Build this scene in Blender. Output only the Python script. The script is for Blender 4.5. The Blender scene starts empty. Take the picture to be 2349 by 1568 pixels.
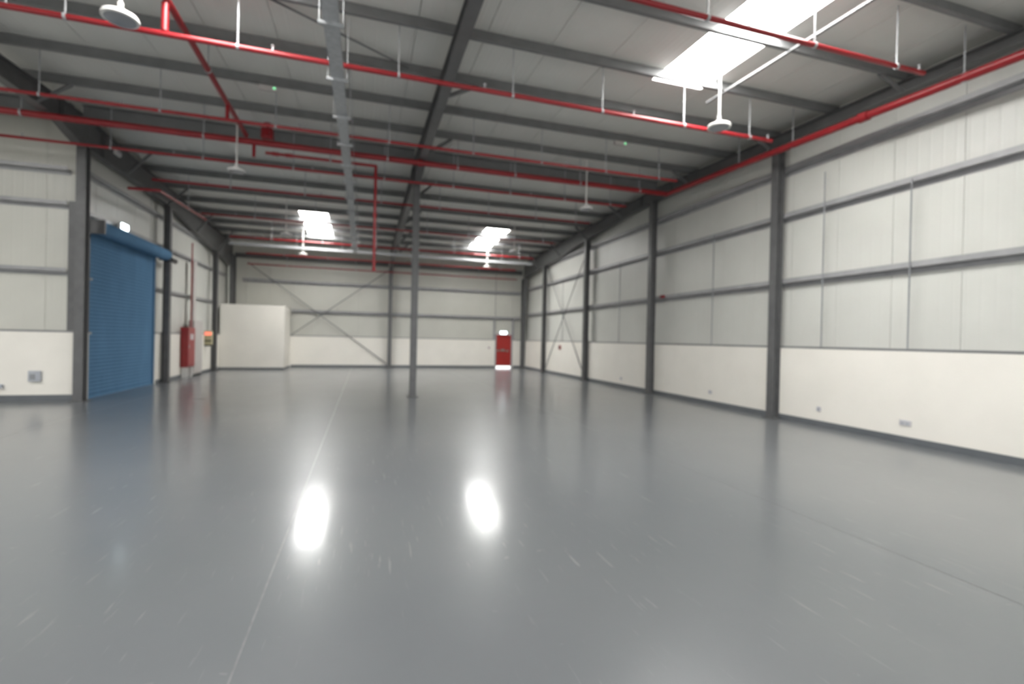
import bpy, bmesh, math, random
from mathutils import Vector, Matrix
random.seed(7)
S = bpy.context.scene
COL = S.collection

# ------------------------------------------------------------------ camera
YAW, PITCH, ROLL, EYE = 0.2975, -0.0052, -0.0215, 1.76
fw = Vector((math.sin(YAW)*math.cos(PITCH), math.cos(YAW)*math.cos(PITCH), math.sin(PITCH)))
rt = Vector((math.cos(YAW), -math.sin(YAW), 0)); up = rt.cross(fw)
r2 = rt*math.cos(ROLL) - up*math.sin(ROLL); u2 = rt*math.sin(ROLL) + up*math.cos(ROLL)
cam = bpy.data.cameras.new('camera'); camo = bpy.data.objects.new('camera', cam); COL.objects.link(camo)
camo.matrix_world = Matrix(((r2.x, u2.x, -fw.x, 0), (r2.y, u2.y, -fw.y, 0), (r2.z, u2.z, -fw.z, EYE), (0, 0, 0, 1)))
cam.sensor_width = 36.0; cam.lens = 36.0*1108.7/2349.0; cam.clip_start = 0.05; cam.clip_end = 200
cam.dof.use_dof = True; cam.dof.focus_distance = 0.85; cam.dof.aperture_fstop = 2.8   # the photograph is focused too close
S.camera = camo

# ------------------------------------------------------------------ world, exposure
w = bpy.data.worlds.new('sky'); S.world = w; w.use_nodes = True
bg = w.node_tree.nodes['Background']; bg.inputs[0].default_value = (0.96, 0.985, 1.0, 1); bg.inputs[1].default_value = 4.4
vs = S.view_settings; vs.view_transform = 'Standard'; vs.look = 'None'; vs.gamma = 1.0; vs.use_curve_mapping = False
vs.exposure = 0.0
SKYLIGHT = 39.0

# ------------------------------------------------------------------ materials
def nodes(name):
    m = bpy.data.materials.new(name); m.use_nodes = True
    return m, m.node_tree.nodes, m.node_tree.links, m.node_tree.nodes['Principled BSDF']
def mat(name, col, rough=0.5, metal=0.0, var=0.0, scale=3.0, bump=0.0, bscale=60.0, spec=0.5, stretch=(1, 1, 1)):
    m, n, l, b = nodes(name)
    b.inputs['Roughness'].default_value = rough; b.inputs['Metallic'].default_value = metal
    b.inputs['Specular IOR Level'].default_value = spec
    b.inputs['Base Color'].default_value = (*col, 1)
    geo = n.new('ShaderNodeNewGeometry'); mp = n.new('ShaderNodeMapping'); mp.inputs['Scale'].default_value = stretch
    l.new(geo.outputs['Position'], mp.inputs['Vector'])
    if var:
        t = n.new('ShaderNodeTexNoise'); t.inputs['Scale'].default_value = scale; t.inputs['Detail'].default_value = 5
        l.new(mp.outputs[0], t.inputs['Vector'])
        r = n.new('ShaderNodeValToRGB'); r.color_ramp.elements[0].position = 0.3; r.color_ramp.elements[1].position = 0.72
        r.color_ramp.elements[0].color = (*[c*(1-var) for c in col], 1); r.color_ramp.elements[1].color = (*[min(1, c*(1+var)) for c in col], 1)
        l.new(t.outputs['Fac'], r.inputs['Fac']); l.new(r.outputs['Color'], b.inputs['Base Color'])
    if bump:
        t2 = n.new('ShaderNodeTexNoise'); t2.inputs['Scale'].default_value = bscale; t2.inputs['Detail'].default_value = 3
        l.new(mp.outputs[0], t2.inputs['Vector'])
        bp = n.new('ShaderNodeBump'); bp.inputs['Strength'].default_value = bump; bp.inputs['Distance'].default_value = 0.01
        l.new(t2.outputs['Fac'], bp.inputs['Height']); l.new(bp.outputs[0], b.inputs['Normal'])
    return m
def emis(name, col, strength):
    m, n, l, b = nodes(name)
    b.inputs['Base Color'].default_value = (*[min(.8, c) for c in col], 1); b.inputs['Roughness'].default_value = .4
    b.inputs['Emission Color'].default_value = (*col, 1); b.inputs['Emission Strength'].default_value = strength
    return m
M = {}
M['steel'] = mat('dark_grey_steel_paint', (0.115, 0.115, 0.116), 0.42, var=0.12, scale=5)
M['purlin'] = mat('grey_purlin_paint', (0.17, 0.173, 0.175), 0.42, var=0.10, scale=4)
M['girt'] = mat('grey_girt_paint', (0.33, 0.33, 0.335), 0.35, var=0.10, scale=4)
M['cream'] = mat('cream_wall_paint', (0.84, 0.808, 0.74), 0.6, var=0.025, scale=1.4, bump=0.05, bscale=40)
M['base'] = mat('blue_grey_skirting_paint', (0.125, 0.135, 0.145), 0.35, var=0.08, scale=3)
M['red'] = mat('red_pipe_paint', (0.28, 0.013, 0.018), 0.32, var=0.08, scale=6)
M['reddoor'] = mat('red_door_paint', (0.38, 0.022, 0.018), 0.35, var=0.06, scale=4)
M['blue'] = mat('blue_shutter_paint', (0.130, 0.250, 0.400), 0.8, var=0.08, scale=2, stretch=(1, 1, .3), spec=0.0)
M['galv'] = mat('galvanised_steel', (0.42, 0.435, 0.445), 0.45, metal=0.15, var=0.15, scale=14)
M['white'] = mat('white_enamel', (0.78, 0.77, 0.74), 0.35, var=0.03)
M['lens'] = mat('grey_lamp_lens', (0.30, 0.31, 0.33), 0.25, var=0.05)
M['cap'] = mat('grey_capping_paint', (0.20, 0.20, 0.205), 0.4, var=0.1)
M['dark'] = mat('black_plastic', (0.02, 0.02, 0.022), 0.4, var=0.1)
M['ltgrey'] = mat('light_grey_metal', (0.50, 0.47, 0.45), 0.4, var=0.05)
M['yellow'] = mat('pale_yellow_plastic', (0.50, 0.46, 0.28), 0.4, var=0.05)
M['plate'] = mat('pale_plastic_plate', (0.55, 0.54, 0.56), 0.35, var=0.04)
M['greybox'] = mat('blue_grey_plastic', (0.42, 0.44, 0.48), 0.35, var=0.06)
M['steelbar'] = mat('brushed_steel', (0.40, 0.45, 0.42), 0.3, metal=0.8, var=0.08)
M['conduit'] = mat('grey_conduit_paint', (0.27, 0.28, 0.29), 0.35, metal=0.3, var=0.1)
M['concrete'] = mat('outdoor_concrete', (0.55, 0.53, 0.50), 0.8, var=0.12, scale=1)
M['joint'] = mat('floor_joint_sealant', (0.205, 0.208, 0.212), 0.3, var=0.2, scale=9)
M['jointd'] = mat('dark_floor_joint', (0.165, 0.168, 0.172), 0.3, var=0.15, scale=9)
M['sky'] = emis('daylit_polycarbonate', (1.0, 0.99, 0.965), SKYLIGHT)
M['exit'] = emis('lit_exit_sign', (0.78, 0.96, 1.0), 14.0)
M['sign'] = emis('lit_sign_face', (0.80, 0.96, 1.0), 4.5)
M['green'] = emis('green_indicator', (0.25, 0.9, 0.42), 1.0)
M['redled'] = emis('red_indicator', (1.0, 0.22, 0.14), 1.2)

def panel_mat(name, col, axis, rough):
    # liner sheet of a sandwich panel: fine ribs in the sheet, as relief only
    m = mat(name, col, rough, var=0.035, scale=0.9)
    n, l = m.node_tree.nodes, m.node_tree.links; b = n['Principled BSDF']
    geo = n.new('ShaderNodeNewGeometry'); wv = n.new('ShaderNodeTexWave'); wv.bands_direction = axis
    wv.inputs['Scale'].default_value = 1.55; wv.inputs['Distortion'].default_value = 0
    l.new(geo.outputs['Position'], wv.inputs['Vector'])
    r = n.new('ShaderNodeValToRGB'); r.color_ramp.elements[0].position = 0.82; r.color_ramp.elements[1].position = 0.97
    l.new(wv.outputs['Fac'], r.inputs['Fac'])
    bp = n.new('ShaderNodeBump'); bp.inputs['Strength'].default_value = 0.35; bp.inputs['Distance'].default_value = 0.006
    l.new(r.outputs['Color'], bp.inputs['Height']); l.new(bp.outputs[0], b.inputs['Normal'])
    return m
M['panelY'] = panel_mat('wall_panel_sheet_a', (0.60, 0.60, 0.56), 'Y', 0.38)
M['panelX'] = panel_mat('wall_panel_sheet_b', (0.57, 0.565, 0.51), 'X', 0.38)
M['roof'] = panel_mat('roof_panel_sheet', (0.70, 0.70, 0.66), 'X', 0.45)

def floor_mat():
    m, n, l, b = nodes('grey_epoxy_floor')
    geo = n.new('ShaderNodeNewGeometry')
    def noise(scale, st, detail=4, rot=0):
        mp = n.new('ShaderNodeMapping'); mp.inputs['Scale'].default_value = st; mp.inputs['Rotation'].default_value = (0, 0, rot)
        l.new(geo.outputs['Position'], mp.inputs['Vector'])
        t = n.new('ShaderNodeTexNoise'); t.inputs['Scale'].default_value = scale; t.inputs['Detail'].default_value = detail
        l.new(mp.outputs[0], t.inputs['Vector']); return t.outputs['Fac']
    def ramp(src, a, b_, ca, cb):
        r = n.new('ShaderNodeValToRGB'); e = r.color_ramp.elements
        e[0].position = a; e[1].position = b_; e[0].color = (*ca, 1); e[1].color = (*cb, 1)
        l.new(src, r.inputs['Fac']); return r.outputs['Color']
    basec = ramp(noise(0.35, (1, 1, 1), 6), .3, .75, (0.142, 0.151, 0.163), (0.174, 0.181, 0.190))
    prev = basec
    # dry scuffs left by dragged goods: short pale streaks in a few directions
    for k, (sc, st, rot, lo, hi, amt) in enumerate([(1.0, (26, 2.2, 1), .9, .655, .74, .42), (1.0, (26, 1.8, 1), -0.5, .655, .75, .40),
                                                   (1.0, (22, 1.6, 1), 2.1, .66, .76, .38), (2.0, (3, 4, 1), .3, .70, .78, .30)]):
        f = ramp(noise(sc, st, 3, rot), lo, hi, (0, 0, 0), (1, 1, 1))
        f2 = ramp(noise(.55+.1*k, (1, 1, 1), 2, rot+1), .45, .6, (0, 0, 0), (1, 1, 1))
        mu = n.new('ShaderNodeMath'); mu.operation = 'MULTIPLY'; l.new(f, mu.inputs[0]); l.new(f2, mu.inputs[1])
        mu2 = n.new('ShaderNodeMath'); mu2.operation = 'MULTIPLY'; l.new(mu.outputs[0], mu2.inputs[0]); mu2.inputs[1].default_value = amt
        mx = n.new('ShaderNodeMix'); mx.data_type = 'RGBA'
        l.new(mu2.outputs[0], mx.inputs['Factor']); l.new(prev, mx.inputs['A']); mx.inputs['B'].default_value = (0.45, 0.445, 0.43, 1)
        prev = mx.outputs['Result']
    l.new(prev, b.inputs['Base Color'])
    rr = n.new('ShaderNodeMapRange'); rr.inputs['From Min'].default_value = .3; rr.inputs['From Max'].default_value = .7
    rr.inputs['To Min'].default_value = 0.12; rr.inputs['To Max'].default_value = 0.17
    l.new(noise(1.2, (1, 1, 1), 4), rr.inputs['Value']); l.new(rr.outputs[0], b.inputs['Coat Roughness']); b.inputs['Roughness'].default_value = 0.33; b.inputs['Coat Weight'].default_value = 0.55; b.inputs['Coat IOR'].default_value = 1.55
    b.inputs['Specular IOR Level'].default_value = 0.6
    bp = n.new('ShaderNodeBump'); bp.inputs['Strength'].default_value = 0.10; bp.inputs['Distance'].default_value = 0.01
    l.new(noise(4.0, (1, 1, 1), 3), bp.inputs['Height']); l.new(bp.outputs[0], b.inputs['Normal']); l.new(bp.outputs[0], b.inputs['Coat Normal'])
    return m
M['floor'] = floor_mat()

# ------------------------------------------------------------------ helpers
def link(o, parent=None):
    COL.objects.link(o)
    if parent is not None:
        o.parent = parent
    return o
class MB:
    def __init__(s): s.v = []; s.f = []
    def add(s, vs_, fs): k = len(s.v); s.v += [tuple(v) for v in vs_]; s.f += [tuple(i+k for i in f) for f in fs]; return s
    def box(s, x0, x1, y0, y1, z0, z1):
        return s.add([(x0, y0, z0), (x1, y0, z0), (x1, y1, z0), (x0, y1, z0), (x0, y0, z1), (x1, y0, z1), (x1, y1, z1), (x0, y1, z1)],
                     [(0, 3, 2, 1), (4, 5, 6, 7), (0, 1, 5, 4), (1, 2, 6, 5), (2, 3, 7, 6), (3, 0, 4, 7)])
    def prism(s, poly, a0, a1, axis):
        # poly: 2-D outline (counter-clockwise), pushed along axis 'X','Y' or 'Z'
        n = len(poly)
        def p(u, v, t): return {'X': (t, u, v), 'Y': (u, t, v), 'Z': (u, v, t)}[axis]
        vs_ = [p(u, v, a0) for u, v in poly]+[p(u, v, a1) for u, v in poly]
        fs = [tuple(range(n))[::-1], tuple(range(n, 2*n))]+[(i, (i+1) % n, (i+1) % n+n, i+n) for i in range(n)]
        return s.add(vs_, fs)
    def tube(s, a, b, r, n=12, caps=True):
        a = Vector(a); b = Vector(b); d = (b-a).normalized()
        t = Vector((0, 0, 1)) if abs(d.z) < .9 else Vector((1, 0, 0)); u = d.cross(t).normalized(); v = d.cross(u)
        vs_ = []
        for c in (a, b):
            for i in range(n):
                an = 2*math.pi*i/n; vs_.append(c+u*math.cos(an)*r+v*math.sin(an)*r)
        fs = [(i, (i+1) % n, (i+1) % n+n, i+n) for i in range(n)]
        if caps: fs += [tuple(range(n))[::-1], tuple(range(n, 2*n))]
        return s.add(vs_, fs)
    def lathe(s, c, prof, n=24):
        # prof: list of (radius, z) from top to bottom, around vertical axis through c
        vs_ = []; fs = []
        for r, z in prof:
            for i in range(n):
                an = 2*math.pi*i/n; vs_.append((c[0]+r*math.cos(an), c[1]+r*math.sin(an), c[2]+z))
        for k in range(len(prof)-1):
            for i in range(n):
                fs.append((k*n+i, (k+1)*n+i, (k+1)*n+(i+1) % n, k*n+(i+1) % n))
        fs += [tuple(range(n)), tuple(range((len(prof)-1)*n, len(prof)*n))[::-1]]
        return s.add(vs_, fs)
    def build(s, name, m, parent=None, smooth=False, bevel=0.0):
        me = bpy.data.meshes.new(name); me.from_pydata(s.v, [], s.f)
        bm = bmesh.new(); bm.from_mesh(me); bmesh.ops.recalc_face_normals(bm, faces=bm.faces)
        if bevel: bmesh.ops.bevel(bm, geom=bm.edges[:], offset=bevel, segments=2, affect='EDGES', profile=.5)
        bm.to_mesh(me); bm.free()
        me.materials.append(M[m])
        o = bpy.data.objects.new(name, me)
        if smooth:
            for p in me.polygons: p.use_smooth = True
            try: me.set_sharp_from_angle(angle=math.radians(40))
            except Exception: pass
        return link(o, parent)
def empty(name, loc=(0, 0, 0)):
    o = bpy.data.objects.new(name, None); o.empty_display_size = .2; return link(o)
def thing(name, label, cat, group=None):
    o = empty(name); return tag(o, label, cat, group)
def tag(o, label, cat, group=None):
    o['label'] = label; o['category'] = cat
    if group: o['group'] = group
    return o
def struct(o, label=None):
    o['kind'] = 'structure'
    if label: o['label'] = label
    return o
def origin(o, loc):
    # put an Empty at its thing's base without moving the parts
    o.location = loc
    for c in o.children: c.matrix_parent_inverse = Matrix.Translation(-Vector(loc))
ORD = ['first', 'second', 'third', 'fourth', 'fifth', 'sixth', 'seventh', 'eighth', 'ninth', 'tenth']

# ------------------------------------------------------------------ dimensions
YR = 14.4                       # ridge line
XR, XRP = 9.57, 9.74            # right wall: block wall face, panel face
YB, YBP = 28.74, 28.90          # back wall
XL, XLP = -6.72, -6.90          # left wall (beyond the corner)
YI, YIP = 14.66, 14.82          # return wall that faces the camera on the left
XE, YF = -14.0, -3.0            # far left end and wall behind the camera
FRX = (-6.68, 1.41, 9.48)       # rafter lines
def zp(y): return 7.0-.04*abs(y-YR)      # underside of purlins
def zr(y): return zp(y)+.20              # underside of roof sheets
RB = [(-3.2, 5.6), (1, 6.15), (5, 6.42), (8, 6.50), (11.5, 6.48), (13.3, 6.47), (14.15, 6.25), (17.5, 6.25), (20.5, 6.14), (24, 5.70), (28.45, 5.25)]
RBC = [(-3.2, 5.6), (1, 6.15), (5, 6.42), (8, 6.50), (11.5, 6.48), (13.3, 6.47), (14.15, 6.28), (15.5, 6.33), (18.7, 6.30), (20.8, 6.18), (23.6, 6.0), (24.9, 5.93), (27.3, 5.85), (28.45, 5.50)]
RBR = [(-3.2, 5.6), (1, 6.15), (5, 6.42), (8, 6.50), (11.5, 6.55), (14.4, 6.60), (16, 6.54), (18.7, 6.34), (20.8, 6.18), (23.6, 5.93), (27.8, 5.60), (28.45, 5.5)]
PROF = {-6.68: RB, 1.41: RBC, 9.48: RBR}
def zbot(y, x=-6.68):
    P = PROF[x]
    for (a, za), (b, zb) in zip(P, P[1:]):
        if a <= y <= b: return za+(zb-za)*(y-a)/(b-a)
    return P[-1][1]
DADO = 1.70

# ------------------------------------------------------------------ floor
fl = struct(MB().box(XE-.3, XR+.35, YF-.3, YB+.2, -.25, 0).build('floor', 'floor'), 'glossy grey epoxy floor of the hall')
for jx, jm in ((-5.6, 'jointd'), (-.62, 'joint'), (4.40, 'jointd')):
    MB().box(jx-.006, jx+.006, YF, YB-.03, 0.0, .0012).build('floor_joint', jm, fl)
struct(MB().box(-40, 40, YB+.22, 60, -.30, -.02).build('ground', 'concrete'), 'pale concrete yard outside the back wall')
struct(MB().box(-40, 40, -45, YF-.32, -.30, -.02).build('ground', 'concrete'), 'pale concrete yard in front of the added door openings behind the camera')
# three unseen door openings added to light the walls from behind the camera: portals only guide the sampling of the sky, they give no light of their own
OPEN = [(-13.2, -8.0, 5.0), (-5.4, -.4, 5.0), (2.6, 8.4, 5.0)]
for h0, h1, hz in OPEN:
    L = bpy.data.lights.new('sky_portal', 'AREA'); L.shape = 'RECTANGLE'; L.size = h1-h0; L.size_y = hz; L.cycles.is_portal = True
    lo = bpy.data.objects.new('sky_portal', L); COL.objects.link(lo); lo.location = ((h0+h1)/2, YF-.33, hz/2); lo.rotation_euler = (math.radians(90), 0, 0)

# ------------------------------------------------------------------ walls
def wall(name, label, axis, a0, a1, face, pface, sgn, top, step, pm, off=0.0, holes=()):
    """block wall up to DADO with panels above; axis = direction the wall runs in; sgn = side the outside lies on"""
    def bx(mb, u0, u1, d0, d1, z0, z1):
        lo, hi = min(d0, d1), max(d0, d1)
        if axis == 'Y': mb.box(lo, hi, u0, u1, z0, z1)
        else: mb.box(u0, u1, lo, hi, z0, z1)
        return mb
    mb = MB(); cuts = [a0]
    for h0, h1, hz in holes: cuts += [h0, h1]
    cuts.append(a1)
    for u0, u1 in zip(cuts[::2], cuts[1::2]): bx(mb, u0, u1, face, face+sgn*.30, 0, DADO)
    root = struct(mb.build(name, 'cream'), label)
    for u0, u1 in zip(cuts[::2], cuts[1::2]):
        bx(MB(), u0, u1, face-sgn*.004, pface, DADO, DADO+.045).build('wall_capping', 'cap', root)
    u = a0-off
    while u < a1-.01:
        p0, p1 = max(u, a0), min(u+step, a1); u += step
        segs = [(p0, p1, DADO+.045)]
        for h0, h1, hz in holes:
            new = []
            for s0, s1, sz in segs:
                if s1 <= h0 or s0 >= h1: new.append((s0, s1, sz)); continue
                if s0 < h0: new.append((s0, h0, sz))
                new.append((max(s0, h0), min(s1, h1), hz))
                if s1 > h1: new.append((h1, s1, sz))
            segs = new
        for s0, s1, sz in segs:
            if s1-s0 < .05: continue
            g = .004
            if axis == 'Y': poly = [(s0+g, sz), (s1-g, sz), (s1-g, top(s1)), (s0+g, top(s0))]; m = MB().prism(poly, min(pface, pface+sgn*.08), max(pface, pface+sgn*.08), 'X')
            else: m = bx(MB(), s0+g, s1-g, pface, pface+sgn*.08, sz, top(0))
            m.build('wall_panel', pm, root)
    # outer skin that closes the joints between the panels
    segs = [(a0, a1)] if not holes else list(zip(cuts[::2], cuts[1::2]))
    mb = MB()
    def skin(u0, u1, z):
        if axis == 'Y':
            ys = sorted({u0, u1}|({YR} if u0 < YR < u1 else set()))
            for p, q in zip(ys, ys[1:]): mb.prism([(p, z), (q, z), (q, top(q)), (p, top(p))], min(pface+sgn*.082, pface+sgn*.13), max(pface+sgn*.082, pface+sgn*.13), 'X')
        else: bx(mb, u0, u1, pface+sgn*.082, pface+sgn*.13, z, top(0))
    for s0, s1 in segs: skin(s0, s1, DADO)
    for h0, h1, hz in holes: skin(h0, h1, hz)
    mb.build('outer_sheet', 'girt', root)
    return root
wr = wall('wall_right', 'long wall of off-white panels over a cream block wall, on the right', 'Y', YF, YB+.1, XR, XRP, 1, zr, 1.15, 'panelY', off=.55)
wb = wall('wall_back', 'end wall of off-white panels over a cream block wall, at the back', 'X', XL-.2, XR+.2, YB, YBP, 1, lambda y: zr(YBP+.1), 1.15, 'panelX', off=.3,
          holes=[(7.78, 8.82, 2.14)])
wl = wall('wall_left', 'panelled wall with the blue roller shutter, on the left', 'Y', YI+.31, YB+.1, XL, XLP, -1, zr, 1.15, 'panelY', off=.5, holes=[(14.98, 19.10, 4.30)])
wi = wall('wall_return', 'short panelled wall facing the camera left of the blue shutter', 'X', XE, XL-.08, YI, YIP, 1, lambda y: zr(YIP), 1.15, 'panelX', off=.45)
wall('wall_front', 'panelled wall behind the camera', 'X', XE, XR+.2, YF, YF-.17, -1, lambda y: zr(YF-.2), 1.15, 'panelX', holes=OPEN)
wall('wall_end', 'panelled end wall far to the left', 'Y', YF, YI+.2, XE, XE-.17, -1, zr, 1.15, 'panelY')
# skirting
struct(MB().box(XR-.012, XR-.0005, YF, YB-.013, 0, .13).build('baseboard_right', 'base'), 'blue-grey painted skirting along the right wall')
struct(MB().box(-3.80, 7.72, YB-.012, YB-.0005, 0, .13).box(8.90, XR-.013, YB-.012, YB-.0005, 0, .13).build('baseboard_back', 'base'), 'blue-grey painted skirting along the back wall')
struct(MB().box(XL+.0005, XL+.012, 19.16, 26.58, 0, .13).build('baseboard_left', 'base'), 'blue-grey painted skirting along the left wall')
struct(MB().box(XE, XL-.16, YI-.012, YI-.0005, 0, .16).build('baseboard_return', 'base'), 'grey skirting under the short wall left of the shutter')

# ------------------------------------------------------------------ roof
SKY = [  # x0, x1, y0, y1, label
    (5.35, 6.50, 4.45, 8.40, 'large bright skylight nearest the camera, upper right'),
    (-2.70, -1.55, 21.75, 25.70, 'bright skylight at the back, in the left half of the roof'),
    (5.35+.1, 6.50+.1, 21.80, 25.70, 'bright skylight at the back, in the right half of the roof'),
    (-2.70, -1.55, 4.00, 7.95, 'skylight over the left half of the hall beside the camera'),
    (-10.75, -9.60, 6.2, 10.2, 'unseen skylight added over the left side bay to light the short wall'),  # out of view, added and placed to brighten the short return wall
]
def roof_rect(mb, x0, x1, y0, y1, t0, t1):
    ys = [y0, y1] if not (y0 < YR < y1) else [y0, YR, y1]
    for p, q in zip(ys, ys[1:]):
        mb.prism([(p, zr(p)+t0), (q, zr(q)+t0), (q, zr(q)+t1), (p, zr(p)+t1)], x0, x1, 'X')
    return mb
edges = sorted({round(6.50+1.15*k, 3) for k in range(-18, 4)}); edges = [XE-.2]+[e for e in edges if XE < e < XR+.1]+[XR+.3]
deck = MB(); pieces = []
for x0, x1 in zip(edges, edges[1:]):
    yend = YB+.2 if x0 > -7.4 else YIP+.15
    holes = sorted([(s[2], s[3]) for s in SKY if abs((s[0]+s[1])/2-(x0+x1)/2) < .3])
    for lo, hi in ((YF-.2, YR), (YR, yend)):
        c = [lo]
        for h0, h1 in holes:
            if lo < h0 and h1 < hi: c += [h0, h1]
        c.append(hi)
        for a, b in zip(c[::2], c[1::2]):
            roof_rect(deck, x0, x1, a, b, .062, .12); pieces.append((x0, x1, a, b))
ceil = struct(deck.build('ceiling', 'roof'), 'shallow gabled roof lined with off-white metal sheets')
for x0, x1, a, b in pieces: roof_rect(MB(), x0+.006, x1-.006, a+.002, b-.002, 0, .06).build('roof_panel', 'roof', ceil)
for x0, x1, y0, y1, lab in SKY:
    x0 = edges[min(range(len(edges)), key=lambda i: abs(edges[i]-x0))]; x1 = edges[min(range(len(edges)), key=lambda i: abs(edges[i]-x1))]
    t = thing('skylight', lab, 'skylight', 'roof skylights')
    roof_rect(MB(), x0+.012, x1-.012, y0+.012, y1-.012, .03, .04).build('skylight_sheet', 'sky', t)
    fr = MB(); roof_rect(fr, x0+.001, x0+.011, y0, y1, 0, .12); roof_rect(fr, x1-.011, x1-.001, y0, y1, 0, .12)
    roof_rect(fr, x0+.011, x1-.011, y0, y0+.01, 0, .12); roof_rect(fr, x0+.011, x1-.011, y1-.01, y1, 0, .12)
    fr.build('skylight_frame', 'white', t); origin(t, ((x0+x1)/2, (y0+y1)/2, zr((y0+y1)/2)))

# ------------------------------------------------------------------ purlins (Z sections)
def z_purlin(mb, y, x0, x1):
    zb = zp(y); zt = zb+.197
    poly = [(y-.07, zb), (y+.006, zb), (y+.006, zt-.008), (y+.07, zt-.008+.0), (y+.07, zt), (y-.006, zt), (y-.006, zb+.008), (y-.07, zb+.008)]
    return mb.prism(poly, x0, x1, 'X')
near = [12.55-1.525*k for k in range(7)]; far = [16.55+1.525*k for k in range(8)]
for k, y in enumerate(near):
    lab = f'grey roof purlin, {ORD[k]} from the ridge beam on the camera side' if k else 'grey roof purlin next to the ridge beam on the camera side'
    tag(z_purlin(MB(), y, XE, XRP-.01).build('roof_purlin', 'purlin'), lab, 'purlin', 'roof purlins')
for k, y in enumerate(far):
    lab = f'grey roof purlin, {ORD[k]} beyond the ridge beam towards the back wall' if k else 'grey roof purlin just beyond the ridge beam'
    tag(z_purlin(MB(), y, XLP+.01, XRP-.01).build('roof_purlin', 'purlin'), lab, 'purlin', 'roof purlins')

# ------------------------------------------------------------------ rafters
def rafter(x, y0, y1, lab, braces):
    t = thing('rafter', lab, 'rafter', 'main rafters')
    ys = sorted({y0, y1, YR}|{a for a, _ in PROF[x] if y0 < a < y1})
    web = MB(); bf = MB(); tf = MB()
    for p, q in zip(ys, ys[1:]):
        web.prism([(p, zbot(p, x)+.014), (q, zbot(q, x)+.014), (q, zp(q)-.016), (p, zp(p)-.016)], x-.006, x+.006, 'X')
        bf.prism([(p, zbot(p, x)), (q, zbot(q, x)), (q, zbot(q, x)+.014), (p, zbot(p, x)+.014)], x-.10, x+.10, 'X')
        tf.prism([(p, zp(p)-.016), (q, zp(q)-.016), (q, zp(q)-.002), (p, zp(p)-.002)], x-.10, x+.10, 'X')
    web.build('web', 'steel', t); bf.build('flange', 'steel', t); tf.build('flange', 'steel', t)
    for y in braces:
        for s in (-1, 1):
            if (s < 0) != (x > 9): continue
            MB().tube((x+s*.09, y, zbot(y, x)+.02), (x+s*.68, y, zp(y)+.01), .044, 4).build('fly_brace', 'steel', t)
    for y in (YR-.9, YR+.9): MB().box(x-.095, x+.095, y-.008, y+.008, zbot(y, x)+.014, zp(y)-.016).build('splice_plate', 'steel', t)
    origin(t, (x, y0, zbot(y0, x)))
br = [6.45, 9.5, 12.55, 16.55, 19.6, 22.65, 25.7]
rafter(FRX[0], YF+.05, YB-.06, 'dark grey rafter along the left, above the blue roller shutter', br)
rafter(FRX[1], YF+.1, YB-.06, 'dark grey rafter down the middle of the roof over the freestanding column', br)
rafter(FRX[2], YF+.1, YB-.06, 'dark grey rafter running along the top of the right wall', br)

def i_beam_x(name, lab, cat, x0, x1, y, z0, z1, wdt, group=None, m='steel'):
    t = thing(name, lab, cat, group)
    MB().box(x0, x1, y-.006, y+.006, z0+.014, z1-.014).build('web', m, t)
    MB().box(x0, x1, y-wdt/2, y+wdt/2, z0, z0+.014).build('flange', m, t)
    MB().box(x0, x1, y-wdt/2, y+wdt/2, z1-.014, z1).build('flange', m, t)
    origin(t, ((x0+x1)/2, y, z0)); return t
i_beam_x('ridge_beam', 'deep grey ridge beam in the left half of the roof above the red main pipe', 'beam', FRX[0]+.105, FRX[1]-.105, 14.24, 6.80, 7.17, .16, 'ridge beams', 'purlin')
i_beam_x('ridge_beam', 'deep grey ridge beam in the right half of the roof above the red main pipe', 'beam', FRX[1]+.105, FRX[2]-.105, 14.24, 6.80, 7.17, .16, 'ridge beams', 'purlin')
i_beam_x('ridge_beam', 'grey ridge beam beyond the left rafter over the short return wall', 'beam', XE, FRX[0]-.105, 14.24, 6.80, 7.17, .16, 'ridge beams', 'purlin')
i_beam_x('eave_beam', 'dark grey eave beam along the top of the back wall, left half', 'beam', FRX[0]+.12, FRX[1]-.12, 28.62, 5.78, 6.02, .12, 'eave beams')
i_beam_x('eave_beam', 'dark grey eave beam along the top of the back wall, right half', 'beam', FRX[1]+.12, FRX[2]-.12, 28.62, 5.78, 6.02, .12, 'eave beams')

# ------------------------------------------------------------------ columns
def column(x, y, top, along, fw_, dep, lab, group, dep_top=None):
    """I-section; along = direction of the web"""
    t = thing('steel_column', lab, 'column', group); dt = dep_top or dep
    h = dep/2; e = h-.015
    if along == 'X':
        MB().box(x-e, x+e, y-.006, y+.006, .02, top).build('web', 'steel', t)
        MB().box(x-h, x-e, y-fw_/2, y+fw_/2, .02, top).build('flange', 'steel', t)
        MB().box(x+e, x+h, y-fw_/2, y+fw_/2, .02, top).build('flange', 'steel', t)
        MB().box(x-h-.06, min(x+h+.05, XR-.014) if x > 0 else x+h+.05, y-fw_/2-.06, y+fw_/2+.06, 0, .02).build('base_plate', 'steel', t)
    else:
        yb = y+h            # straight outer flange at the back, tapered inner flange
        f0, f1 = yb-dep, yb-dt
        MB().prism([(f0+.015, .02), (yb-.015, .02), (yb-.015, top), (f1+.015, top)], x-.006, x+.006, 'X').build('web', 'steel', t)
        MB().prism([(f0, .02), (f0+.015, .02), (f1+.015, top), (f1, top)], x-fw_/2, x+fw_/2, 'X').build('flange', 'steel', t)
        MB().box(x-fw_/2, x+fw_/2, yb-.015, yb, .02, top).build('flange', 'steel', t)
        MB().box(x-fw_/2-.06, x+fw_/2+.06, f0-.06, min(yb+.05, YB-.014), 0, .02).build('base_plate', 'steel', t)
    origin(t, (x, y, 0)); return t
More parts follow.
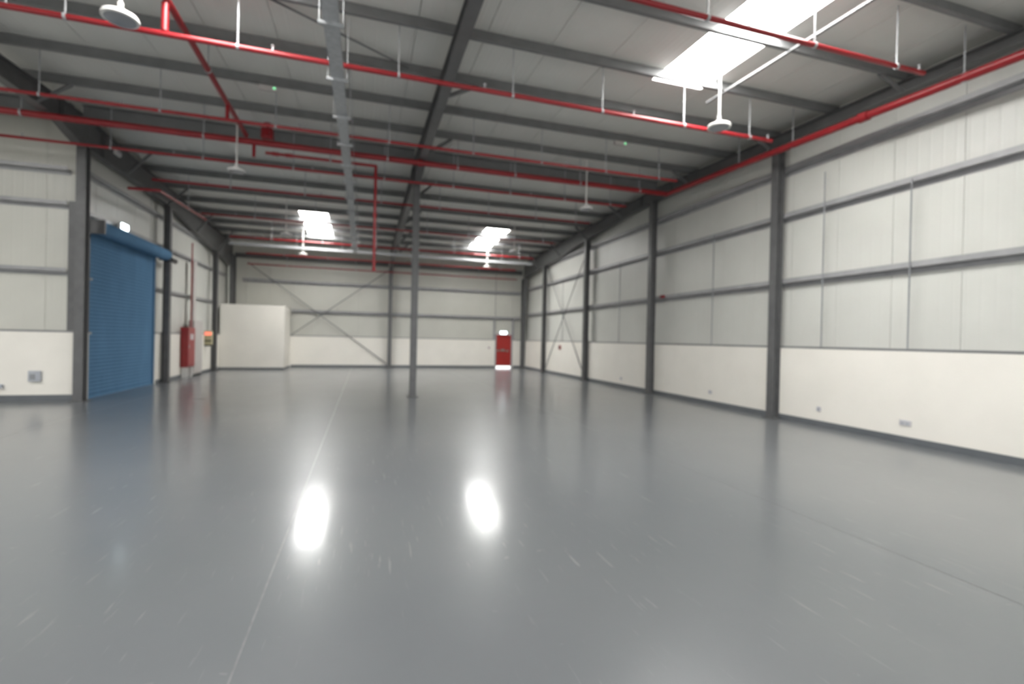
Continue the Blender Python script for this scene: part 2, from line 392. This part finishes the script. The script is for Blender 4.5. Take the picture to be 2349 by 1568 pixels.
column(1.41, 14.55, zbot(14.55, 1.41)-.002, 'Y', .185, .20, 'freestanding dark grey steel column in the middle of the floor', 'columns')
column(-6.68, 14.52, zbot(14.5)-.002, 'Y', .20, .22, 'dark grey steel column at the left end of the blue roller shutter', 'columns')
RC = [(9.29, 'dark grey column on the right wall nearest the camera'), (14.55, 'dark grey column on the right wall, second from the camera, under the pipe bend'),
      (19.69, 'dark grey column on the right wall, third from the camera'), (24.93, 'dark grey column on the right wall, second from the back corner')]
for y, lab in RC: column(9.455, y, zbot(y, 9.48)-.002, 'X', .19, .21, lab, 'columns')
column(-6.60, 19.68, zbot(19.68)-.002, 'X', .19, .20, 'dark column at the right end of the blue roller shutter', 'columns')
column(-6.60, 25.38, zbot(25.38)-.002, 'X', .17, .20, 'dark column on the left wall beside the cream box room', 'columns')
column(-6.60, 28.52, 5.9, 'Y', .20, .30, 'dark tapered column in the back left corner above the cream box room', 'columns', .60)
column(1.41, 28.54, zbot(28.44, 1.41)-.002, 'Y', .20, .24, 'grey column in the middle of the back wall', 'columns', .26)
column(9.44, 28.52, zbot(28.44, 9.48)-.002, 'Y', .22, .26, 'dark column in the back right corner beside the red door', 'columns', .50)
tag(MB().box(XL-.32, XL-.16, YI+.02, YIP, DADO+.05, 4.95).build('steel_post', 'steel'), 'dark steel post at the edge of the short left wall, behind the corner column', 'post')

# ------------------------------------------------------------------ wall rails (girts)
def girt(axis, a0, a1, d0, d1, z, lab, grp, hgt=.17):
    """Z section lying between panel face d1 and the inside d0; light catches its top lip"""
    s = 1 if d1 > d0 else -1
    poly = [(d0, z-hgt/2), (d0, z-hgt/2+.05), (d0+s*.008, z-hgt/2+.05), (d0+s*.008, z-hgt/2+.01), (d1-s*.001, z-hgt/2+.01+.0), (d1-s*.001, z+hgt/2-.05)]
    # channel: bottom web, inner lip and outer leg
    mb = MB()
    lo = min(d0, d1-s*.002); hi = max(d0, d1-s*.002)
    def bx(p0, p1, z0, z1):
        p0, p1 = min(p0, p1), max(p0, p1)
        if axis == 'Y': mb.box(p0, p1, a0, a1, z0, z1)
        else: mb.box(a0, a1, p0, p1, z0, z1)
    bx(d0, d1-s*.002, z-.004, z+.004)                       # horizontal web seen from below
    bx(d0, d0+s*.008, z+.004, z+hgt/2)                      # upstand at the inside edge
    bx(d1-s*.010, d1-s*.002, z-hgt/2, z-.004)               # leg against the panels
    return tag(mb.build('wall_girt', 'girt'), lab, 'wall rail', grp)
for z, n in ((5.93, 'top'), (4.82, 'middle'), (3.25, 'lowest')):
    girt('Y', YF+.1, YB-.3, 9.585, XRP, z, f'{n} grey horizontal rail along the right wall panels', 'right wall rails', .2)
    if z < 5.5: girt('X', XL+.5 if z > 4 else -3.8, XR-.25, 28.70, YBP, z-.2, f'{n} grey horizontal rail across the back wall panels', 'back wall rails', .2)
girt('Y', YI+.33, 28.2, -6.79, XLP, 5.75, 'upper grey rail on the left wall above the blue shutter', 'left wall rails')
girt('Y', YI+.33, 28.2, -6.79, XLP, 4.72, 'grey rail on the left wall just over the blue shutter', 'left wall rails')
girt('Y', 19.2, 26.5, -6.79, XLP, 3.20, 'lower grey rail on the left wall between shutter and box room', 'left wall rails')
for z, n in ((5.70, 'upper'), (4.85, 'middle'), (3.20, 'lower')):
    girt('X', XE, XL-.34, 14.64, YIP, z, f'{n} grey rail across the short wall left of the shutter', 'return wall rails')

# ------------------------------------------------------------------ bracing
def rod(a, b, r, lab, grp, name='brace_rod', m='purlin', n=8, cat='brace'):
    return tag(MB().tube(a, b, r, n).build(name, m), lab, cat, grp)
rod((-5.95, 28.66, 5.55), (1.28, 28.66, .20), .024, 'thin diagonal brace on the back wall falling to the right behind the box room', 'wall bracing')
rod((1.28, 28.61, 5.55), (-3.78, 28.61, 1.75), .024, 'thin diagonal brace on the back wall falling to the left behind the box room', 'wall bracing')
rod((9.52, 20.0, 5.6), (9.52, 24.75, .25), .02, 'thin diagonal brace on the right wall falling towards the red door', 'wall bracing')
rod((9.48, 24.6, 5.6), (9.48, 19.85, .25), .02, 'thin diagonal brace on the right wall falling towards the camera', 'wall bracing')
rod((-6.4, 5.2, zp(5.2)+.12), (1.3, 9.85, zp(9.85)+.12), .018, 'slanting roof brace rod left of the cable tray near the camera', 'roof bracing')

# ------------------------------------------------------------------ sprinkler pipes
def pipe(lab, pts, r, hangers=(), heads=(), couplings=(), group='sprinkler pipes', slope_axis=None):
    t = thing('sprinkler_pipe', lab, 'pipe', group)
    mb = MB()
    for a, b in zip(pts, pts[1:]): mb.tube(a, b, r, 14)
    for p in pts[1:-1]: mb.lathe(p, [(.2*r, r), (.8*r, .6*r), (r, 0), (.8*r, -.6*r), (.2*r, -r)], 12)
    mb.build('pipe_run', 'red', t, smooth=True)
    for p in hangers:
        p = Vector(p); top = zr(p.y)-.001
        rodo = MB().tube((p.x, p.y, p.z+r), (p.x, p.y, top), .011 if r < .06 else .013, 6).build('hanger_rod', 'galv', t)
        MB().tube((p.x-.018, p.y, p.z), (p.x+.018, p.y, p.z), r+.008, 14).build('pipe_clamp', 'galv', t, smooth=True) if slope_axis is None else \
            MB().tube((p.x, p.y-.018, p.z), (p.x, p.y+.018, p.z), r+.008, 14).build('pipe_clamp', 'galv', t, smooth=True)
    for p in heads:
        p = Vector(p)
        MB().lathe(p, [(.012, r+.075), (.028, r+.072), (.028, r+.066), (.010, r+.06), (.010, r+.02), (.018, r+.015), (.018, r-.012)], 10).build('sprinkler_head', 'galv', t)
    for a, b in couplings:
        MB().tube(a, b, r*1.28, 14).build('coupling', 'red', t, smooth=True)
    origin(t, pts[0]); return t
HX = [-9.0, -5.9, -3.96, -1.87, .46, 2.4, 4.13, 5.9, 7.48]
HD = [-7.6, -4.6, -1.40, 1.9, 4.79, 7.95]
def branch(y, x0, z, lab, r=.034, x1=8.05, dz=0):
    hs = [(x, y, z) for x in HX if x0+.2 < x < x1]; hd = [(x, y, z) for x in HD if x0 < x < x1]
    return pipe(lab, [(x0, y, z), (x1, y, z)], r, hs, hd, group='branch pipes')
branch(5.23, 1.2, 5.93, 'thin red sprinkler branch pipe at the upper right, passing under the near skylight')
near_b = branch(8.10, -10, 6.01, 'red sprinkler branch pipe nearest the camera, hung on thin rods', .040)
branch(11.30, -10, 6.16, 'red sprinkler branch pipe along the upper edge of the ridge beam')
branch(13.98, -10, 6.155, 'thin red sprinkler branch pipe just below and behind the red main')
branch(16.62, -6.0, 6.205, 'red sprinkler branch pipe, second one beyond the red main')
branch(20.05, -5.7, 6.075, 'red sprinkler branch pipe, third one beyond the red main')
branch(23.48, -5.6, 5.935, 'pale-lit red sprinkler branch pipe under the two far skylights', .036, x1=8.25)
branch(27.0, -5.7, 5.795, 'red sprinkler branch pipe, last one before the back wall', .034, x1=8.4)
pipe('dark red pipe running across the top of the back wall under the eave beam', [(-5.9, 28.28, 5.43), (8.9, 28.28, 5.43)], .034, [(x, 28.28, 5.43) for x in (-4, -.5, 3, 6.5)])
# main
MY, MZ = 13.02, 6.385
pipe('thick red sprinkler main crossing below the ridge beam and turning along the right wall',
     [(-10, MY, MZ), (8.93, MY, MZ), (8.93, -2.8, MZ-15.82*.047)], .072,
     [(x, MY, MZ) for x in (-7.1, -3.68, .50, 2.34, 3.97, 5.97, 7.95)]+[(8.93, y, MZ+(y-MY)*.047) for y in (10.0, 8.40, 5.22)], [],
     [((8.93, 6.72, MZ+(6.72-MY)*.047), (8.93, 6.90, MZ+(6.90-MY)*.047)), ((1.28, MY, MZ), (1.40, MY, MZ))])
pipe('red feed pipe running lengthwise under the roof with short drops, at the upper left',
     [(-2.78, 3.0, 6.50), (-2.78, MY-.05, 6.50)], .050, [(-2.78, y, 6.50) for y in (5.0, 10.0)], slope_axis='Y')
def drop(lab, a, b, r): return pipe(lab, [a, b], r, group='pipe drops')
drop('short thick red drop from the feed pipe to the nearest branch, top left', (-2.80, 8.10, 6.45), (-2.80, 8.10, 6.05), .048)
drop('short red drop joining the feed pipe to the branch along the ridge beam', (-2.78, 11.30, 6.45), (-2.78, 11.30, 6.19), .036)
drop('short red drop under the main pipe left of the valve', (-2.62, MY, MZ-.072), (-2.62, MY, MZ-.36), .036)
t = thing('pipe_valve', 'red zone valve standing on the main pipe, left of the cable tray', 'valve')
MB().box(-2.46, -2.20, MY-.12, MY+.12, 6.480, 6.740).build('valve_body', 'red', t, bevel=.02)
MB().tube((-2.33, MY, 6.740), (-2.33, MY, 6.840), .03, 10).build('valve_stem', 'dark', t)
MB().tube((-2.33, MY, 6.840), (-2.33, MY, 6.865), .10, 16).build('handwheel', 'red', t)
MB().box(-2.40, -2.26, MY-.17, MY-.12, 6.520, 6.640).build('gauge', 'red', t)
origin(t, (-2.33, MY, 6.450))
pipe('thin red drain pipe that leaves the valve and drops straight down beside the cable tray',
     [(-2.40, 13.2, 6.22), (.215, 13.2, 6.22), (.215, 13.2, 3.47)], .038, [(-.9, 13.2, 6.22)], [],
     [((-1.95, 13.2, 6.22), (-1.78, 13.2, 6.22)), ((-2.25, 13.2, 6.22), (-2.1, 13.2, 6.22)), ((.215, 13.2, 3.47), (.215, 13.2, 3.57)), ((.215, 13.2, 4.9), (.215, 13.2, 5.0))])
pipe('red pipe bending off the left wall above the blue shutter', [(-6.30, 15.9, 5.70), (-5.55, 15.9, 5.72), (-5.55, 20.0, 5.86)], .04, [(-5.55, 18.2, 5.80)], slope_axis='Y')
pipe('red riser pipe on the left wall coming down to the hose cabinet', [(-6.56, 22.05, 5.3), (-6.56, 22.05, 1.98)], .024)

# ------------------------------------------------------------------ cable trays and conduits
def tray(lab, x0, x1, y0, y1, zf, axis, side=.05):
    t = thing('cable_tray', lab, 'cable tray', 'cable trays')
    if axis == 'Y':
        ys = [y0, YR, y1] if y0 < YR < y1 else [y0, y1]
        for (a, b, top, name) in ((x0, x1, .004, 'tray_base'), (x0, x0+.004, side, 'tray_side'), (x1-.004, x1, side, 'tray_side')):
            mb = MB()
            for p, q in zip(ys, ys[1:]): mb.prism([(p, zf(p)), (q, zf(q)), (q, zf(q)+top), (p, zf(p)+top)], a, b, 'X')
            mb.build(name, 'galv', t)
        y = y0+.55
        while y < y1:
            MB().box(x0-.06, x1+.06, y-.02, y+.02, zf(y)-.042, zf(y)-.002).build('tray_bracket', 'galv', t)
            for x in (x0-.045, x1+.045): MB().tube((x, y, zf(y)-.04), (x, y, zr(y)-.001), .006, 6).build('hanger_rod', 'galv', t)
            y += 1.525
        origin(t, ((x0+x1)/2, y0, zf(y0)))
    else:
        z = zf(0)
        MB().box(x0, x1, y0, y1, z, z+.004).build('tray_base', 'galv', t)
        MB().box(x0, x1, y0, y0+.004, z+.004, z+.11).build('tray_side', 'galv', t); MB().box(x0, x1, y1-.004, y1, z+.004, z+.11).build('tray_side', 'galv', t)
        x = x0+.8
        while x < x1:
            MB().tube((x, (y0+y1)/2, z+.004), (x, (y0+y1)/2, zr(y0)-.001), .006, 6).build('hanger_rod', 'galv', t); x += 2.0
        origin(t, ((x0+x1)/2, y0, z))
tray('galvanised cable tray running lengthwise under the roof left of the middle rafter', -.575, -.375, 1.5, 24.0, lambda y: zp(y)-.93, 'Y')
tray('pale galvanised cable tray crossing the hall below the far skylights', -5.9, 8.6, 24.62, 24.82, lambda y: 5.79, 'X')
def conduit(a, b, r, lab, grp, m='conduit'):
    return tag(MB().tube(a, b, r, 10).build('conduit', m, smooth=True), lab, 'conduit', grp)
mb = MB(); 
for p, q in ((2.0, 8.45),): mb.prism([(p, zp(p)-.03), (q, zp(q)-.03), (q, zp(q)-.001), (p, zp(p)-.001)], 6.675, 6.725, 'X')
tag(mb.build('conduit', 'purlin'), 'pale straight conduit strip running beside the near skylight', 'conduit', 'conduits')
for y, zt, n in ((6.36, 4.86, 'tall grey conduit on the right wall above the double socket'), (8.12, 5.56, 'tallest grey conduit on the right wall just right of the nearest column'),
                 (11.6, 4.88, 'thin grey conduit on the right wall between the two nearest columns'), (16.9, 4.86, 'thin grey conduit on the right wall between second and third columns')):
    conduit((9.552, y, DADO+.05), (9.552, y, zt), .014, n, 'conduits')
conduit((9.63, 22.75, DADO+.05), (9.63, 22.75, 4.8), .014, 'thin grey conduit on the right wall near the far bracing', 'conduits')
t = thing('cable_trunking', 'grey vertical trunking on the left wall above the tall pale cabinet', 'trunking')
MB().box(-6.71, -6.60, 22.45, 22.75, 2.27, 4.55).build('trunking_cover', 'ltgrey', t); MB().box(-6.715, -6.59, 22.43, 22.77, 4.55, 4.66).build('trunking_cap', 'ltgrey', t); origin(t, (-6.66, 22.6, 2.27))

# ------------------------------------------------------------------ high bay lights
def high_bay(x, y, lab, z=5.58):
    t = thing('high_bay_light', lab, 'light', 'high bay lights')
    MB().lathe((x, y, z), [(.03, .13), (.05, .125), (.055, .085), (.12, .075), (.185, .045), (.195, .02), (.195, 0), (.165, -.004)], 28).build('lamp_housing', 'white', t, smooth=True)
    MB().lathe((x, y, z), [(.163, -.005), (.163, -.012), (.03, -.022)], 28).build('lamp_lens', 'lens', t, smooth=True)
    MB().tube((x, y, z+.13), (x, y, zr(y)-.001), .019, 8).build('pendant_rod', 'white', t)
    MB().lathe((x, y, z), [(.012, .21), (.032, .20), (.032, .15), (.012, .135)], 10).build('hook', 'white', t)
    origin(t, (x, y, z))
for x, y, lab in ((-2.93, 7.12, 'round white high bay lamp at the top left in front of the near branch pipe'), (5.93, 7.14, 'round white high bay lamp hanging below the near skylight'),
                  (6.09, 12.82, 'round white high bay lamp in the right half, level with the ridge'), (-2.95, 12.86, 'round white high bay lamp in the left half, level with the ridge'),
                  (-2.93, 20.3, 'round high bay lamp left of the far left skylight'), (6.2, 20.2, 'round high bay lamp right of the far right skylight'),
                  (-2.85, 24.9, 'round white high bay lamp hanging below the far left skylight'), (6.2, 25.05, 'round white high bay lamp hanging below the far right skylight')):
    high_bay(x, y, lab)

# ------------------------------------------------------------------ emergency lights, signs
def em_light(x, y, lab):
    t = thing('emergency_light', lab, 'light', 'emergency lights'); z = zp(y)
    MB().box(x-.17, x+.17, y-.045, y+.045, z-.10, z-.003).build('light_body', 'ltgrey', t, bevel=.012)
    MB().box(x+.10, x+.145, y-.055, y-.045, z-.075, z-.035).build('indicator', 'green', t); origin(t, (x, y, z))
em_light(-1.98, 11.03, 'small emergency light with a green dot under a purlin, left of the cable tray')
em_light(6.15, 11.03, 'small emergency light with a green dot under a purlin in the right half')
t = thing('wall_light', 'bright oval lamp on the wall over the blue shutter', 'light')
MB().box(-6.74, -6.66, 16.42, 16.86, 4.66, 4.86).build('lamp_body', 'white', t, bevel=.02); MB().box(-6.66, -6.635, 16.44, 16.84, 4.68, 4.84).build('lamp_diffuser', 'exit', t, bevel=.01); origin(t, (-6.7, 16.64, 4.66))
t = thing('wall_light', 'small dim lamp on the left rafter above the shutter corner', 'light')
MB().box(-6.57, -6.50, 15.7, 16.0, 6.55, 6.68).build('lamp_body', 'white', t, bevel=.015); MB().box(-6.50, -6.487, 15.72, 15.98, 6.57, 6.66).build('lamp_diffuser', 'plate', t); origin(t, (-6.54, 15.85, 6.55))

# ------------------------------------------------------------------ red fire door
d = struct(MB().box(7.80, 8.76, 28.79, 28.84, .11, 2.06).build('door_1', 'reddoor'), 'red single fire exit door in the back wall')
f = MB().box(7.715, 7.795, 28.72, 28.86, 0, 2.12).box(8.765, 8.845, 28.72, 28.86, 0, 2.12).box(7.715, 8.845, 28.72, 28.86, 2.065, 2.135); f.build('door_frame', 'girt', d)
pb = MB().tube((7.86, 28.735, 1.06), (8.58, 28.735, 1.04), .022, 10).build('push_bar', 'steelbar', d)
MB().box(7.86, 7.92, 28.74, 28.79, 1.0, 1.12).build('push_bar_end', 'steelbar', d); MB().box(8.52, 8.58, 28.74, 28.79, .98, 1.10).build('push_bar_end', 'steelbar', d)
MB().box(8.10, 8.34, 28.735, 28.79, 1.06, 1.14).build('latch_box', 'steelbar', d)
MB().box(7.80, 8.76, 28.775, 28.789, .11, .135).build('door_sweep', 'galv', d)
for x, lab in ((7.66, 'grey post rising from the left side of the red door'), (8.87, 'grey post rising from the right side of the red door')):
    tag(MB().box(x-.045, x+.045, 28.70, YBP-.002, 2.15 if False else 1.75, 3.02).build('door_post', 'girt'), lab, 'post', 'posts beside the red door')
t = thing('exit_sign', 'glowing white exit sign over the red door', 'exit sign')
MB().box(8.00, 8.46, 28.66, 28.715, 2.05, 2.27).build('sign_body', 'white', t, bevel=.01); MB().box(8.02, 8.44, 28.652, 28.66, 2.07, 2.25).build('sign_face', 'sign', t); origin(t, (8.23, 28.69, 2.05))

# ------------------------------------------------------------------ cream box room
t = thing('box_room', 'cream plastered box room with a flat top in the back left corner', 'room')
X0, X1, Y0, H = XL+.015, -3.84, 26.62, 3.20
MB().box(X0, X1, Y0, Y0+.12, 0, H).build('front_wall', 'cream', t); MB().box(X1-.12, X1, Y0+.12, YB-.014, 0, H).build('side_wall', 'cream', t)
MB().box(X0, X1-.12, Y0+.12, YB-.014, H-.12, H).build('roof_slab', 'cream', t)
MB().box(X0, X1+.012, Y0-.012, Y0, 0, .10).box(X1, X1+.012, Y0, YB-.014, 0, .10).build('skirting', 'base', t); origin(t, ((X0+X1)/2, (Y0+YB)/2, 0))

# ------------------------------------------------------------------ blue roller shutter
t = thing('roller_shutter', 'closed blue roller shutter of ribbed slats in the left wall', 'roller shutter')
XS = -6.80; ya, yb = 15.05, 19.04; pitch = .0985
slat = MB().prism([(XS-.012, 0), (XS-.006, .004), (XS+.006, .022), (XS+.010, .050), (XS+.006, .078), (XS-.006, .0965), (XS-.010, .0990), (XS-.016, .0990), (XS-.016, .0005)], ya-.02, yb+.02, 'Y')
me = None
for k in range(43):
    if me is None: o = slat.build('slat', 'blue', t); me = o.data
    else: o = bpy.data.objects.new('slat', me); link(o, t)
    o.location = (0, 0, .09+k*pitch)
MB().box(XS-.02, XS+.02, ya, yb, .0, .091).build('bottom_rail', 'blue', t)
MB().box(XS-.05, XS+.05, 14.985, 15.045, 0, 4.28).build('guide_rail', 'steel', t); MB().box(XS-.05, XS+.05, 19.04, 19.095, 0, 4.28).build('guide_rail', 'blue', t)
n = 16; poly = []
for i in range(n): a = 2*math.pi*i/n; poly.append((-6.60+.19*math.cos(a), 4.42+.19*math.sin(a)))
MB().prism(poly, 15.05, 19.50, 'Y').build('roller_drum', 'blue', t, smooth=True)
MB().box(-6.80, -6.42, 14.985, 15.045, 4.24, 4.60).build('end_plate', 'steel', t); MB().box(-6.80, -6.42, 19.505, 19.56, 4.24, 4.60).build('end_plate', 'steel', t)
MB().tube((-6.55, 19.80, 4.30), (-6.55, 20.25, 4.30), .085, 14).build('drive_motor', 'dark', t, smooth=True)
MB().box(-6.66, -6.44, 19.56, 19.57, 4.2, 4.4).build('motor_plate', 'dark', t)
origin(t, (XS, (ya+yb)/2, 0))
for c in t.children:
    if c.name.startswith('slat'): c.matrix_parent_inverse = Matrix.Translation(-Vector(t.location))
for z in (1.66, 3.05):
    tag(MB().box(-6.785, -6.74, 15.08, 15.16, z, z+.06).build('shutter_lock', 'galv'), 'small lock on the left edge of the blue shutter, ' + ('lower one' if z < 2 else 'upper one'), 'lock', 'shutter locks')

# ------------------------------------------------------------------ left wall equipment
t = thing('hose_cabinet', 'tall red fire hose cabinet standing out from the left wall', 'cabinet')
MB().box(-6.715, -6.475, 21.42, 22.20, .42, 1.96).build('cabinet_body', 'red', t, bevel=.008)
dd = MB().box(-6.475, -6.45, 21.44, 22.18, .44, 1.94).build('cabinet_door', 'red', t); MB().box(-6.45, -6.437, 21.50, 21.54, 1.15, 1.29).build('door_handle', 'galv', dd)
MB().box(-6.45, -6.447, 21.66, 22.0, 1.48, 1.70).build('door_window', 'plate', dd)
MB().box(-6.70, -6.50, 21.50, 21.56, .0, .42).build('leg', 'white', t); MB().box(-6.70, -6.50, 22.06, 22.12, .0, .42).build('leg', 'white', t); origin(t, (-6.58, 21.8, 0))
t = thing('utility_cabinet', 'tall pale grey cabinet behind the red hose cabinet', 'cabinet')
MB().box(-6.705, -6.515, 22.26, 23.30, .10, 2.26).build('cabinet_body', 'ltgrey', t, bevel=.006); MB().box(-6.515, -6.50, 22.28, 23.28, .14, 2.22).build('cabinet_door', 'ltgrey', t)
MB().box(-6.69, -6.54, 22.28, 23.28, 0, .10).build('plinth', 'dark', t); origin(t, (-6.6, 22.8, 0))
t = thing('fire_alarm_box', 'small pale yellow alarm panel with a red light strip beside the box room', 'alarm panel')
MB().box(-6.715, -6.43, 24.32, 24.50, 1.24, 1.86).build('panel_body', 'yellow', t, bevel=.01); MB().box(-6.70, -6.445, 24.305, 24.32, 1.66, 1.80).build('indicator_strip', 'redled', t)
MB().box(-6.715, -6.43, 24.34, 24.48, 1.18, 1.235).build('bottom_bracket', 'dark', t); MB().box(-6.70, -6.445, 24.31, 24.32, 1.38, 1.44).build('key_row', 'dark', t); origin(t, (-6.57, 24.4, 1.18))
# junction boxes on the short wall
def jbox(x, z, wd, ht, lab, grp=None):
    t = thing('junction_box', lab, 'junction box', grp)
    MB().box(x-wd/2, x+wd/2, YI-.07, YI-.001, z-ht/2, z+ht/2).build('box_body', 'greybox', t, bevel=.008); MB().box(x-wd*.35, x+wd*.1, YI-.08, YI-.07, z-ht*.3, z+ht*.2).build('box_switch', 'conduit', t); origin(t, (x, YI, z-ht/2))
jbox(-7.63, .62, .24, .26, 'square grey socket box low on the short cream wall at the left edge')
jbox(-8.30, .38, .12, .10, 'tiny grey socket at the very left edge of the short cream wall')

# ------------------------------------------------------------------ right wall small things
def socket(y, z, wd, lab):
    t = thing('power_socket', lab, 'socket', 'wall sockets')
    MB().box(XR-.022, XR-.0005, y-wd/2, y+wd/2, z-.05, z+.05).build('socket_plate', 'plate', t, bevel=.004)
    n = 2 if wd > .15 else 1
    for k in range(n):
        yy = y+(k-(n-1)/2)*.09
        MB().box(XR-.026, XR-.022, yy-.022, yy+.022, z-.03, z+.012).build('socket_outlet', 'greybox', t)
    MB().box(XR-.027, XR-.022, y-.01, y+.01, z+.02, z+.04).build('socket_switch', 'greybox', t); origin(t, (XR, y, z-.05))
socket(6.37, .38, .20, 'pale double socket low on the right wall nearest the camera')
socket(8.14, .38, .10, 'single socket low on the right wall just before the nearest column')
socket(11.62, .37, .12, 'socket low on the right wall between the first and second columns')
socket(16.66, .34, .12, 'socket low on the right wall between the second and third columns')
t = thing('call_point', 'small dark red device on the right wall between the far braces', 'call point')
MB().box(XR-.06, XR-.001, 22.72, 22.92, 1.30, 1.52).build('device_body', 'red', t, bevel=.01); MB().box(XR-.07, XR-.06, 22.77, 22.87, 1.36, 1.46).build('push_button', 'dark', t); origin(t, (XR, 22.82, 1.3))
t = thing('alarm_sounder', 'tiny red sounder on the lowest right wall rail beside a column', 'sounder')
MB().box(9.50, 9.572, 13.95, 14.12, 3.26, 3.35).build('sounder_body', 'red', t, bevel=.01); MB().box(9.49, 9.50, 14.0, 14.07, 3.285, 3.325).build('sounder_grille', 'dark', t); origin(t, (9.54, 14.03, 3.26))
t = thing('wall_switch', 'small pinkish switch plate on the back wall left of the red door', 'switch')
MB().box(7.28, 7.40, YB-.02, YB-.001, 1.16, 1.28).build('switch_plate', 'plate', t, bevel=.003); MB().box(7.31, 7.37, YB-.026, YB-.02, 1.19, 1.25).build('switch_key', 'reddoor', t); origin(t, (7.34, YB, 1.16))
bpy.context.view_layer.update()
